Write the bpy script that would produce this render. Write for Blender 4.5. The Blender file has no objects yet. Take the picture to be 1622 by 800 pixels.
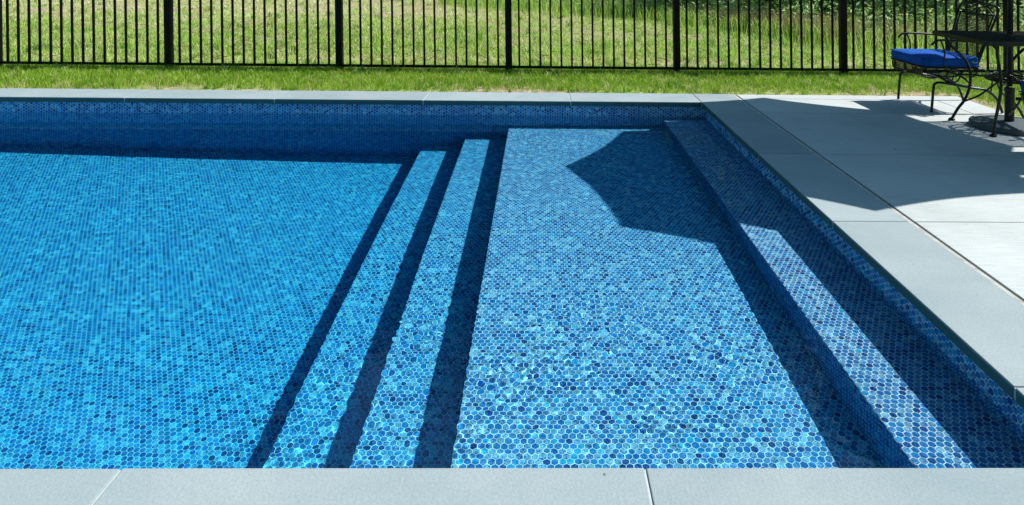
import bpy, bmesh, math, random
import numpy as np
from mathutils import Vector, Matrix

random.seed(7)
rng = np.random.default_rng(7)
S = bpy.context.scene
COL = S.collection
PI = math.pi

# ------------------------------------------------------------------ camera
CAM_H = 1.198
cam = bpy.data.cameras.new("camera")
cam.sensor_fit = 'HORIZONTAL'
cam.sensor_width = 36.0
cam.lens = 36.0 * 1081.0 / 1622.0
cam.shift_x = -0.0395
cam.shift_y = -0.2896
cam.clip_start = 0.05
cam.clip_end = 1500.0
cob = bpy.data.objects.new("camera", cam)
COL.objects.link(cob)
psi, rho = math.radians(0.93), math.atan(0.0113)
Fv = Vector((math.sin(psi), math.cos(psi), 0))
Rv = Vector((math.cos(psi), -math.sin(psi), 0))
Uv = Vector((0, 0, 1))
cr = math.cos(rho) * Rv + math.sin(rho) * Uv
cu = -math.sin(rho) * Rv + math.cos(rho) * Uv
M = Matrix.Identity(4)
for i in range(3):
    M[i][0], M[i][1], M[i][2] = cr[i], cu[i], -Fv[i]
M[2][3] = CAM_H
cob.matrix_world = M
S.camera = cob

# ------------------------------------------------------------------ sky, sun, exposure
SUN = Vector((0.825, 0.162, 1.0)).normalized()
el = math.asin(SUN.z)
w = bpy.data.worlds.new("World")
S.world = w
w.use_nodes = True
nt = w.node_tree
bg = nt.nodes['Background']
sky = nt.nodes.new('ShaderNodeTexSky')
sky.sky_type = 'NISHITA'
sky.sun_disc = False
sky.sun_elevation = el
sky.sun_rotation = math.atan2(SUN.x, SUN.y)
sky.air_density = 1.0
sky.dust_density = 0.4
sky.ozone_density = 1.0
tn = nt.nodes.new('ShaderNodeMix')
tn.data_type = 'RGBA'
tn.blend_type = 'MULTIPLY'
tn.inputs[0].default_value = 1.0
tn.inputs[7].default_value = (0.72, 1.03, 1.02, 1)      # the photograph's cool white balance
nt.links.new(sky.outputs[0], tn.inputs[6])
nt.links.new(tn.outputs[2], bg.inputs[0])
bg.inputs[1].default_value = 0.12
sl = bpy.data.lights.new("sun", 'SUN')
sl.energy = 4.6
sl.angle = math.radians(0.5)
sl.color = (1.0, 0.965, 0.91)
sl.cycles.is_caustics_light = True
so = bpy.data.objects.new("sun", sl)
so.rotation_euler = SUN.to_track_quat('Z', 'Y').to_euler()
so.location = (6, 1, 8)
COL.objects.link(so)
S.view_settings.view_transform = 'Standard'
S.view_settings.look = 'None'
S.view_settings.gamma = 1.0
S.view_settings.exposure = 0.85
S.cycles.caustics_refractive = True
S.cycles.caustics_reflective = False
S.cycles.max_bounces = 8
S.cycles.transparent_max_bounces = 8
S.cycles.sample_clamp_indirect = 6.0

# ------------------------------------------------------------------ dimensions (metres, from the photograph's perspective)
WZ = -0.126                 # water level below the coping top
XL, XR = -7.6, 1.373        # pool walls
YN, YF = 1.63, 5.66
Z_FLOOR, Z_S1, Z_S2, Z_SH, Z_BE = -1.27, -1.01, -0.74, -0.46, -0.22
X_S1, X_S2, X_SH, X_BE = -0.957, -0.602, -0.25, 1.028
P = 0.0236                  # tile pitch, flat to flat with its joint


# ------------------------------------------------------------------ materials
def new_mat(name):
    m = bpy.data.materials.new(name)
    m.use_nodes = True
    return m, m.node_tree, m.node_tree.nodes['Principled BSDF']


def nd(nt, t, **kw):
    n = nt.nodes.new(t)
    for k, v in kw.items():
        setattr(n, k, v)
    return n


def ramp(nt, stops, interp='LINEAR'):
    r = nt.nodes.new('ShaderNodeValToRGB')
    r.color_ramp.interpolation = interp
    e = r.color_ramp.elements
    while len(e) < len(stops):
        e.new(0.5)
    for i, (p, c) in enumerate(stops):
        e[i].position = p
        e[i].color = (*c, 1)
    return r


def noise(nt, vec, scale, detail=4, rough=0.55, dist=0.0):
    n = nt.nodes.new('ShaderNodeTexNoise')
    n.inputs['Scale'].default_value = scale
    n.inputs['Detail'].default_value = detail
    n.inputs['Roughness'].default_value = rough
    n.inputs['Distortion'].default_value = dist
    if vec is not None:
        nt.links.new(vec, n.inputs['Vector'])
    return n


def mix(nt, a, b, fac, blend='MIX'):
    m = nt.nodes.new('ShaderNodeMix')
    m.data_type = 'RGBA'
    m.blend_type = blend
    for sock, v in ((m.inputs[6], a), (m.inputs[7], b), (m.inputs[0], fac)):
        if isinstance(v, (int, float)):
            sock.default_value = v
        elif isinstance(v, tuple):
            sock.default_value = (*v, 1)
        else:
            nt.links.new(v, sock)
    return m.outputs[2]


def pos(nt):
    return nt.nodes.new('ShaderNodeNewGeometry').outputs['Position']


def bump(nt, height, strength, dist, bsdf):
    b = nt.nodes.new('ShaderNodeBump')
    b.inputs['Strength'].default_value = strength
    b.inputs['Distance'].default_value = dist
    nt.links.new(height, b.inputs['Height'])
    nt.links.new(b.outputs[0], bsdf.inputs['Normal'])


def attr(nt, name):
    a = nt.nodes.new('ShaderNodeAttribute')
    a.attribute_name = name
    return a


def math_n(nt, op, a, b=0.0, c=None, clamp=False):
    m = nt.nodes.new('ShaderNodeMath')
    m.operation = op
    m.use_clamp = clamp
    for i, v in enumerate((a, b) if c is None else (a, b, c)):
        if isinstance(v, (int, float)):
            m.inputs[i].default_value = v
        else:
            nt.links.new(v, m.inputs[i])
    return m.outputs[0]


def mapr(nt, v, a, b, c=0.0, d=1.0):
    m = nt.nodes.new('ShaderNodeMapRange')
    nt.links.new(v, m.inputs[0])
    for i, x in enumerate((a, b, c, d)):
        m.inputs[i + 1].default_value = x
    return m.outputs[0]


def mat_tile():
    m, nt, b = new_mat("glass_tile")
    t = attr(nt, "tint").outputs['Fac']
    s = attr(nt, "swirl").outputs['Fac']
    base = ramp(nt, [(0.0, (0.0003, 0.034, 0.20)), (0.22, (0.0003, 0.072, 0.33)), (0.5, (0.0004, 0.146, 0.46)),
                     (0.8, (0.001, 0.238, 0.58)), (1.0, (0.003, 0.36, 0.65))])
    nt.links.new(t, base.inputs[0])
    p = pos(nt)
    n1 = noise(nt, p, 105, 2, 0.5, 1.5)
    n2 = noise(nt, p, 33, 2, 0.5, 0.8)
    # milky swirls in the recycled glass, strong on some tiles and absent on others
    ridge = math_n(nt, 'ABSOLUTE', math_n(nt, 'SUBTRACT', n1.outputs['Fac'], 0.5))
    vein = mapr(nt, ridge, 0.0, 0.055, 1.0, 0.0)
    k = math_n(nt, 'MULTIPLY', vein, mapr(nt, s, 0.0, 0.55, 0.18, 1.0))
    blot = mapr(nt, math_n(nt, 'ADD', n1.outputs['Fac'], s), 0.98, 1.12, 0.0, 0.6)
    k = math_n(nt, 'MAXIMUM', k, blot)
    c = mix(nt, base.outputs[0], (0.44, 0.79, 0.88), k)
    d = mapr(nt, n2.outputs['Fac'], 0.35, 0.7, 0.75, 1.15)
    hsv = nd(nt, 'ShaderNodeHueSaturation')
    nt.links.new(c, hsv.inputs['Color'])
    nt.links.new(d, hsv.inputs['Value'])
    nt.links.new(hsv.outputs[0], b.inputs['Base Color'])
    b.inputs['Roughness'].default_value = 0.2
    b.inputs['Specular IOR Level'].default_value = 0.12
    return m


def mat_grout():
    m, nt, b = new_mat("tile_grout")
    n = noise(nt, pos(nt), 60, 5)
    r = ramp(nt, [(0.3, (0.60, 0.83, 0.87)), (0.7, (0.74, 0.92, 0.95))])
    nt.links.new(n.outputs['Fac'], r.inputs[0])
    nt.links.new(r.outputs[0], b.inputs['Base Color'])
    b.inputs['Roughness'].default_value = 0.8
    return m


def mat_stone(name, c0, c1, fine, rough=0.75, bumpd=0.0016, grain=(0.9, 1.08)):
    m, nt, b = new_mat(name)
    p = pos(nt)
    oi = nd(nt, 'ShaderNodeObjectInfo')
    big = noise(nt, p, 2.3, 6, 0.62, 0.4)
    r = ramp(nt, [(0.3, c0), (0.7, c1)])
    nt.links.new(big.outputs['Fac'], r.inputs[0])
    f = noise(nt, p, fine, 4, 0.7)
    g = mapr(nt, f.outputs['Fac'], 0.3, 0.7, *grain)
    tone = mapr(nt, oi.outputs['Random'], 0, 1, 0.93, 1.04)
    val = math_n(nt, 'MULTIPLY', g, tone)
    sp = nd(nt, 'ShaderNodeTexVoronoi')
    sp.inputs['Scale'].default_value = 7.0
    nt.links.new(p, sp.inputs['Vector'])
    speck = mapr(nt, sp.outputs['Distance'], 0.018, 0.035, 0.35, 1.0)
    val = math_n(nt, 'MULTIPLY', val, speck)
    hsv = nd(nt, 'ShaderNodeHueSaturation')
    # faces that drop to the water: shade painted in as darker, greener stone
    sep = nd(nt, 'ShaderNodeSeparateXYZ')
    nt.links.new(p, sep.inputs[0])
    shade_mask = mapr(nt, sep.outputs['Z'], -0.009, -0.003, 1.0, 0.0)
    dry = mix(nt, r.outputs[0], (0.035, 0.105, 0.115), shade_mask)  # stone colour with the painted face shade mixed in
    nt.links.new(dry, hsv.inputs['Color'])
    nt.links.new(val, hsv.inputs['Value'])
    nt.links.new(hsv.outputs[0], b.inputs['Base Color'])
    b.inputs['Roughness'].default_value = rough
    b.inputs['Specular IOR Level'].default_value = 0.25
    bump(nt, f.outputs['Fac'], 0.9, bumpd, b)
    return m


def mat_concrete():
    m, nt, b = new_mat("brushed_concrete")
    p = pos(nt)
    mp = nd(nt, 'ShaderNodeMapping')
    mp.inputs['Scale'].default_value = (6, 160, 20)
    nt.links.new(p, mp.inputs['Vector'])
    brush = noise(nt, mp.outputs[0], 1.0, 4, 0.65)
    big = noise(nt, p, 1.7, 6, 0.6)
    fine = noise(nt, p, 190, 3, 0.7)
    r = ramp(nt, [(0.3, (0.325, 0.35, 0.345)), (0.7, (0.41, 0.435, 0.428))])
    nt.links.new(big.outputs['Fac'], r.inputs[0])
    v1 = mapr(nt, brush.outputs['Fac'], 0.3, 0.7, 0.83, 1.09)
    v2 = mapr(nt, fine.outputs['Fac'], 0.3, 0.7, 0.91, 1.07)
    sp = nd(nt, 'ShaderNodeTexVoronoi')
    sp.inputs['Scale'].default_value = 4.0
    nt.links.new(p, sp.inputs['Vector'])
    speck = mapr(nt, sp.outputs['Distance'], 0.02, 0.034, 0.25, 1.0)
    v = math_n(nt, 'MULTIPLY', math_n(nt, 'MULTIPLY', v1, v2), speck)
    hsv = nd(nt, 'ShaderNodeHueSaturation')
    nt.links.new(r.outputs[0], hsv.inputs['Color'])
    nt.links.new(v, hsv.inputs['Value'])
    nt.links.new(hsv.outputs[0], b.inputs['Base Color'])
    b.inputs['Roughness'].default_value = 0.85
    h = math_n(nt, 'ADD', brush.outputs['Fac'], fine.outputs['Fac'])
    bump(nt, h, 0.7, 0.0015, b)
    return m


def mat_plain(name, col, rough=0.5, spec=0.5, var=0.12, scale=40, metal=0.0, bd=0.0):
    m, nt, b = new_mat(name)
    n = noise(nt, pos(nt), scale, 4)
    v = mapr(nt, n.outputs['Fac'], 0.3, 0.7, 1 - var, 1 + var)
    hsv = nd(nt, 'ShaderNodeHueSaturation')
    hsv.inputs['Color'].default_value = (*col, 1)
    nt.links.new(v, hsv.inputs['Value'])
    nt.links.new(hsv.outputs[0], b.inputs['Base Color'])
    b.inputs['Roughness'].default_value = rough
    b.inputs['Specular IOR Level'].default_value = spec
    b.inputs['Metallic'].default_value = metal
    if bd:
        bump(nt, n.outputs['Fac'], 0.6, bd, b)
    return m


def mat_fabric():
    m, nt, b = new_mat("blue_fabric")
    p = pos(nt)
    wv = noise(nt, p, 420, 2)
    big = noise(nt, p, 9, 3)
    r = ramp(nt, [(0.3, (0.0005, 0.052, 0.27)), (0.7, (0.001, 0.075, 0.36))])
    nt.links.new(big.outputs['Fac'], r.inputs[0])
    nt.links.new(r.outputs[0], b.inputs['Base Color'])
    b.inputs['Roughness'].default_value = 0.8
    b.inputs['Specular IOR Level'].default_value = 0.15
    cr2 = noise(nt, p, 14, 3, 0.5, 0.6)
    hh = math_n(nt, 'ADD', math_n(nt, 'MULTIPLY', wv.outputs['Fac'], 0.06), cr2.outputs['Fac'])
    bump(nt, hh, 0.7, 0.012, b)
    return m


def mat_leaf(name, stops, transl=0.45, rough=0.5, patch=None):
    m, nt, b = new_mat(name)
    t = attr(nt, "tint").outputs['Fac']
    if patch:
        n = noise(nt, pos(nt), patch, 3)
        t = math_n(nt, 'ADD', t, mapr(nt, n.outputs['Fac'], 0.3, 0.7, -0.22, 0.22), clamp=True)
    r = ramp(nt, stops)
    nt.links.new(t, r.inputs[0])
    nt.links.new(r.outputs[0], b.inputs['Base Color'])
    b.inputs['Roughness'].default_value = rough
    b.inputs['Specular IOR Level'].default_value = 0.3
    tr = nd(nt, 'ShaderNodeBsdfTranslucent')
    nt.links.new(r.outputs[0], tr.inputs[0])
    ms = nd(nt, 'ShaderNodeMixShader')
    ms.inputs[0].default_value = transl
    out = nt.nodes['Material Output']
    nt.links.new(b.outputs[0], ms.inputs[1])
    nt.links.new(tr.outputs[0], ms.inputs[2])
    nt.links.new(ms.outputs[0], out.inputs[0])
    return m


def mat_ground():
    m, nt, b = new_mat("lawn_soil")
    p = pos(nt)
    n1 = noise(nt, p, 0.9, 5, 0.6)
    n2 = noise(nt, p, 14, 6, 0.7)
    n3 = noise(nt, p, 120, 3, 0.7)
    soil = ramp(nt, [(0.3, (0.15, 0.11, 0.07)), (0.55, (0.30, 0.235, 0.155)), (0.75, (0.46, 0.385, 0.27))])
    nt.links.new(n2.outputs['Fac'], soil.inputs[0])
    gr = ramp(nt, [(0.3, (0.12, 0.19, 0.03)), (0.7, (0.28, 0.35, 0.09))])
    nt.links.new(n2.outputs['Fac'], gr.inputs[0])
    k = mapr(nt, math_n(nt, 'ADD', n1.outputs['Fac'], math_n(nt, 'MULTIPLY', n3.outputs['Fac'], 0.35)), 0.55, 0.8)
    c = mix(nt, soil.outputs[0], gr.outputs[0], k)
    nt.links.new(c, b.inputs['Base Color'])
    b.inputs['Roughness'].default_value = 0.95
    b.inputs['Specular IOR Level'].default_value = 0.1
    bump(nt, n2.outputs['Fac'], 0.8, 0.02, b)
    return m


def mat_water():
    m = bpy.data.materials.new("clear_water")
    m.use_nodes = True
    nt = m.node_tree
    nt.nodes.clear()
    out = nd(nt, 'ShaderNodeOutputMaterial')
    g = nd(nt, 'ShaderNodeBsdfGlass')
    g.inputs['IOR'].default_value = 1.33
    g.inputs['Roughness'].default_value = 0.0
    nt.links.new(g.outputs[0], out.inputs[0])
    return m


def mat_water_body():
    m = bpy.data.materials.new("water_absorption")
    m.use_nodes = True
    nt = m.node_tree
    nt.nodes.clear()
    out = nd(nt, 'ShaderNodeOutputMaterial')
    a = nd(nt, 'ShaderNodeVolumeAbsorption')
    a.inputs[0].default_value = (0.0, 0.92, 0.99, 1)
    a.inputs[1].default_value = 1.35
    nt.links.new(a.outputs[0], out.inputs[1])
    return m


def mat_bark():
    m, nt, b = new_mat("bark")
    mp = nd(nt, 'ShaderNodeMapping')
    mp.inputs['Scale'].default_value = (9, 9, 2)
    nt.links.new(pos(nt), mp.inputs['Vector'])
    n = noise(nt, mp.outputs[0], 2.2, 6, 0.7)
    r = ramp(nt, [(0.3, (0.035, 0.026, 0.02)), (0.7, (0.13, 0.10, 0.075))])
    nt.links.new(n.outputs['Fac'], r.inputs[0])
    nt.links.new(r.outputs[0], b.inputs['Base Color'])
    b.inputs['Roughness'].default_value = 0.9
    bump(nt, n.outputs['Fac'], 0.9, 0.03, b)
    return m


TILE = mat_tile()
GROUT = mat_grout()
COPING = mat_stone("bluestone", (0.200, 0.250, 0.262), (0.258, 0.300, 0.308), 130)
CONC = mat_concrete()
MORTAR = mat_plain("joint_mortar", (0.30, 0.26, 0.22), 0.9, 0.1, 0.2, 60)
BLACK = mat_plain("black_powder_coat", (0.0015, 0.0016, 0.002), 0.5, 0.12, 0.15, 60)
IRON = mat_plain("black_wrought_iron", (0.0025, 0.003, 0.004), 0.35, 0.3, 0.2, 90)
TUBE = mat_plain("dark_grey_tube", (0.012, 0.012, 0.013), 0.4, 0.4, 0.1, 50)
BASEM = mat_plain("dark_cast_base", (0.035, 0.052, 0.062), 0.6, 0.4, 0.2, 120, bd=0.001)
CANVAS = mat_plain("navy_canvas", (0.02, 0.045, 0.16), 0.85, 0.1, 0.1, 30)
FABRIC = mat_fabric()
WHITE = mat_plain("white_plastic", (0.50, 0.55, 0.53), 0.45, 0.4, 0.03, 20)
GRASS = mat_leaf("lawn_grass", [(0.0, (0.035, 0.11, 0.006)), (0.35, (0.12, 0.27, 0.012)), (0.65, (0.26, 0.42, 0.025)),
                                (0.88, (0.42, 0.52, 0.09)), (1.0, (0.60, 0.56, 0.30))], 0.42, 0.45)
DRYG = mat_leaf("field_grass", [(0.0, (0.05, 0.13, 0.02)), (0.4, (0.24, 0.45, 0.035)), (0.7, (0.44, 0.60, 0.11)),
                                (0.9, (0.62, 0.58, 0.30)), (1.0, (0.76, 0.68, 0.48))], 0.4, 0.5)
WEED = mat_leaf("weed_leaves", [(0.0, (0.02, 0.07, 0.015)), (0.4, (0.12, 0.25, 0.05)), (0.75, (0.32, 0.47, 0.12)),
                                (1.0, (0.62, 0.70, 0.36))], 0.4, 0.4)
STRAW = mat_leaf("dry_stalks", [(0.0, (0.14, 0.10, 0.04)), (0.5, (0.30, 0.22, 0.10)), (1.0, (0.50, 0.38, 0.20))], 0.3)
FLOWER = mat_leaf("yellow_flowers", [(0.0, (0.50, 0.30, 0.01)), (1.0, (0.75, 0.55, 0.03))], 0.3)
LEAF = mat_leaf("tree_leaves", [(0.0, (0.012, 0.035, 0.008)), (0.45, (0.035, 0.085, 0.014)), (0.8, (0.075, 0.15, 0.025)),
                                (1.0, (0.16, 0.24, 0.06))], 0.35, 0.4)
BARK = mat_bark()
GROUND = mat_ground()


# ------------------------------------------------------------------ helpers
def link(name, me, mat=None, parent=None, kind=None):
    if mat is not None and not me.materials:
        me.materials.append(mat)
    o = bpy.data.objects.new(name, me)
    COL.objects.link(o)
    if parent is not None:
        o.parent = parent
    if kind:
        o['kind'] = kind
    return o


def tag(o, label, cat, group=None):
    o['label'] = label
    o['category'] = cat
    if group:
        o['group'] = group
    return o


def empty(name, loc, label, cat, group=None, rz=0.0):
    o = bpy.data.objects.new(name, None)
    o.empty_display_size = 0.2
    COL.objects.link(o)
    o.location = loc
    o.rotation_euler = (0, 0, rz)
    return tag(o, label, cat, group)


def np_mesh(name, verts, counts, idx, smooth=False, attrs=None):
    """verts (n,3); counts: loops per face; idx: flat loop indices"""
    me = bpy.data.meshes.new(name)
    verts = np.asarray(verts, np.float32)
    counts = np.asarray(counts, np.int32)
    idx = np.asarray(idx, np.int32)
    me.vertices.add(len(verts))
    me.vertices.foreach_set('co', verts.ravel())
    me.loops.add(len(idx))
    me.loops.foreach_set('vertex_index', idx)
    me.polygons.add(len(counts))
    st = np.zeros(len(counts), np.int32)
    st[1:] = np.cumsum(counts)[:-1]
    me.polygons.foreach_set('loop_start', st)
    me.polygons.foreach_set('loop_total', counts)
    me.polygons.foreach_set('use_smooth', np.full(len(counts), smooth, bool))
    for k, v in (attrs or {}).items():
        a = me.attributes.new(k, 'FLOAT', 'FACE')
        a.data.foreach_set('value', np.asarray(v, np.float32))
    me.update(calc_edges=True)
    return me


def bm_mesh(name, bm, smooth=False):
    me = bpy.data.meshes.new(name)
    bmesh.ops.recalc_face_normals(bm, faces=bm.faces)
    for f in bm.faces:
        f.smooth = smooth
    bm.to_mesh(me)
    bm.free()
    return me


def add_box(bm, a, b, bevel=0.0, seg=2):
    r = bmesh.ops.create_cube(bm, size=1.0)
    vs = r['verts']
    for v in vs:
        v.co = Vector([(a[i] + b[i]) / 2 + v.co[i] * (b[i] - a[i]) for i in range(3)])
    if bevel:
        es = list({e for v in vs for e in v.link_edges})
        bmesh.ops.bevel(bm, geom=es, offset=bevel, segments=seg, affect='EDGES', profile=0.6)


def catmull(pts, n=6, closed=False):
    pts = [Vector(p) for p in pts]
    out = []
    m = len(pts)
    rngi = range(m) if closed else range(m - 1)
    for i in rngi:
        if closed:
            p0, p1, p2, p3 = pts[i - 1], pts[i], pts[(i + 1) % m], pts[(i + 2) % m]
        else:
            p0, p1, p2, p3 = pts[max(i - 1, 0)], pts[i], pts[i + 1], pts[min(i + 2, m - 1)]
        for k in range(n):
            t = k / n
            out.append(0.5 * ((2 * p1) + (p2 - p0) * t + (2 * p0 - 5 * p1 + 4 * p2 - p3) * t * t
                              + (3 * p1 - p0 - 3 * p2 + p3) * t ** 3))
    if not closed:
        out.append(pts[-1])
    return out


def add_tube(bm, pts, r, seg=8, closed=False, r2=None, smooth_n=5):
    path = catmull(pts, smooth_n, closed) if smooth_n > 1 else [Vector(p) for p in pts]
    n = len(path)
    rings = []
    prev = None
    for i, p in enumerate(path):
        if closed:
            d = path[(i + 1) % n] - path[i - 1]
        else:
            d = path[min(i + 1, n - 1)] - path[max(i - 1, 0)]
        if d.length < 1e-9:
            d = Vector((0, 0, 1))
        d.normalize()
        if prev is None:
            a = d.cross(Vector((0, 0, 1)))
            if a.length < 0.15:
                a = d.cross(Vector((0, 1, 0)))
        else:
            a = prev - d * prev.dot(d)
        a.normalize()
        prev = a
        b = d.cross(a)
        rr = r if r2 is None else r + (r2 - r) * i / max(1, n - 1)
        rings.append([bm.verts.new(p + (a * math.cos(2 * PI * k / seg) + b * math.sin(2 * PI * k / seg)) * rr)
                      for k in range(seg)])
    rr_ = range(n) if closed else range(n - 1)
    for i in rr_:
        A, B = rings[i], rings[(i + 1) % n]
        for k in range(seg):
            bm.faces.new((A[k], A[(k + 1) % seg], B[(k + 1) % seg], B[k]))
    if not closed:
        bm.faces.new(rings[0][::-1])
        bm.faces.new(rings[-1])


def tube_obj(name, pts, r, mat, parent, seg=8, closed=False, r2=None, smooth_n=5, kind=None):
    bm = bmesh.new()
    if pts and isinstance(pts[0][0], (tuple, list, Vector)):
        for p in pts:
            add_tube(bm, p, r, seg, closed, r2, smooth_n)
    else:
        add_tube(bm, pts, r, seg, closed, r2, smooth_n)
    return link(name, bm_mesh(name, bm, True), mat, parent, kind)


def box_obj(name, a, b, mat, parent=None, bevel=0.0, kind=None, seg=2):
    bm = bmesh.new()
    add_box(bm, a, b, bevel, seg)
    return link(name, bm_mesh(name, bm), mat, parent, kind)


def lathe(bm, prof, c=(0, 0), n=48):
    rings = []
    for r, z in prof:
        rings.append([bm.verts.new((c[0] + r * math.cos(2 * PI * k / n), c[1] + r * math.sin(2 * PI * k / n), z))
                      for k in range(n)])
    for A, B in zip(rings, rings[1:]):
        for k in range(n):
            bm.faces.new((A[k], A[(k + 1) % n], B[(k + 1) % n], B[k]))
    bm.faces.new(rings[0][::-1])
    bm.faces.new(rings[-1])


# ------------------------------------------------------------------ ground
def build_ground():
    # one sheet to the horizon with the pool and patio left open
    hx0, hx1, hy0, hy1 = XL - 0.34, 3.68, -4.0, 5.985
    def Z(x, y):
        d = math.hypot(x, y - 7)
        return -0.03 + (0.02 * math.sin(x * 0.9 + 1) * math.sin(y * 0.7) if y > 7.5 else 0.0) + (0.0 if d < 40 else -0.02)
    xs = sorted(set([-900, -300, -100, -50, -30, -20] + [hx0, hx1] + list(np.arange(-14, 14.1, 1.0)) + [20, 30, 50, 100, 300, 900]))
    ys = sorted(set([-900, -300, -60, -20] + [hy0, hy1] + list(np.arange(6.6, 22, 0.6)) + [24, 27, 30, 40, 60, 100, 300, 1200]))
    v = [(x, y, Z(x, y)) for y in ys for x in xs]
    nx = len(xs)
    f = []
    for j in range(len(ys) - 1):
        for i in range(nx - 1):
            cx, cy = (xs[i] + xs[i + 1]) / 2, (ys[j] + ys[j + 1]) / 2
            if hx0 < cx < hx1 and hy0 < cy < hy1:
                continue
            a = j * nx + i
            f.append((a, a + 1, a + nx + 1, a + nx))
    me = bpy.data.meshes.new("ground")
    me.from_pydata(v, [], f)
    for p in me.polygons:
        p.use_smooth = True
    link("ground", me, GROUND, None, 'structure')
    # earth that closes the excavation below the paving
    bm = bmesh.new()
    add_box(bm, (hx0, hy0, -0.6), (XL - 0.3, hy1, -0.06))
    add_box(bm, (XL - 0.3, hy0, -0.6), (hx1, 1.0, -0.108))
    add_box(bm, (1.73, 1.0, -0.6), (hx1, hy1, -0.108))
    link("sub_base", bm_mesh("sub_base", bm), MORTAR, None, 'structure')


build_ground()

# ------------------------------------------------------------------ pool shell and tiles
pool = empty("swimming_pool", (0, 0, 0),
             "in-ground swimming pool lined with blue hexagon mosaic, with steps, sun shelf and side bench",
             "swimming pool")


def shell(name, boxes, label=None):
    bm = bmesh.new()
    for a, b in boxes:
        add_box(bm, a, b)
    o = link(name, bm_mesh(name, bm), GROUT, pool)
    if label:
        o['label'] = label
    o.cycles.is_caustics_receiver = True
    return o


E_ = 0.30
s_floor = shell("pool_floor", [((XL, YN, Z_FLOOR - 0.15), (X_S1, YF, Z_FLOOR))])
s_far = shell("far_wall", [((XL - E_, YF, Z_FLOOR - 0.15), (XR + E_, YF + E_, -0.042))])
s_far['label'] = "far pool wall in shade"
s_near = shell("near_wall", [((XL - E_, YN - E_, Z_FLOOR - 0.15), (XR + E_, YN, -0.042))])
s_right = shell("right_wall", [((XR, YN, Z_FLOOR - 0.15), (XR + E_, YF, -0.042))])
s_left = shell("left_wall", [((XL - E_, YN, Z_FLOOR - 0.15), (XL, YF, -0.042))])
s_s1 = shell("pool_step", [((X_S1, YN, Z_FLOOR - 0.15), (X_S2, YF, Z_S1))], "lower submerged step")
s_s2 = shell("pool_step", [((X_S2, YN, Z_FLOOR - 0.15), (X_SH, YF, Z_S2))], "upper submerged step")
s_sh = shell("sun_shelf", [((X_SH, YN, Z_FLOOR - 0.15), (X_BE, YF, Z_SH))])
s_be = shell("pool_bench", [((X_BE, YN, Z_FLOOR - 0.15), (XR, YF, Z_BE))])

HEX_A = np.array([PI / 6 + k * PI / 3 for k in range(6)])       # pointy along e2


def tint_random(n):
    u = rng.random(n)
    t = np.clip(rng.normal(0.50, 0.12, n), 0.0, 1.0)
    t = np.where(u < 0.10, rng.uniform(0.0, 0.22, n), t)
    t = np.where(u > 0.92, rng.uniform(0.78, 1.0, n), t)
    sw = np.where(rng.random(n) < 0.52, rng.uniform(0.22, 0.62, n), rng.uniform(-0.1, 0.18, n))
    sw = np.where(t < 0.22, -0.2, sw)
    return t, sw


def hex_centres(w, h, e1_rows=True):
    """pointy-top lattice: rows along e1, spacing P; row step 0.866P along e2"""
    rs = P * math.sqrt(3) / 2
    nr = int(h / rs) + 3
    nc = int(w / P) + 3
    jj, ii = np.meshgrid(np.arange(-1, nr), np.arange(-1, nc), indexing='ij')
    x = (ii + 0.5 * (jj % 2)) * P
    y = jj * rs
    x, y = x.ravel(), y.ravel()
    m = (x > -0.25 * P) & (x < w + 0.25 * P) & (y > -0.25 * P) & (y < h + 0.25 * P)
    return x[m], y[m]


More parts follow.
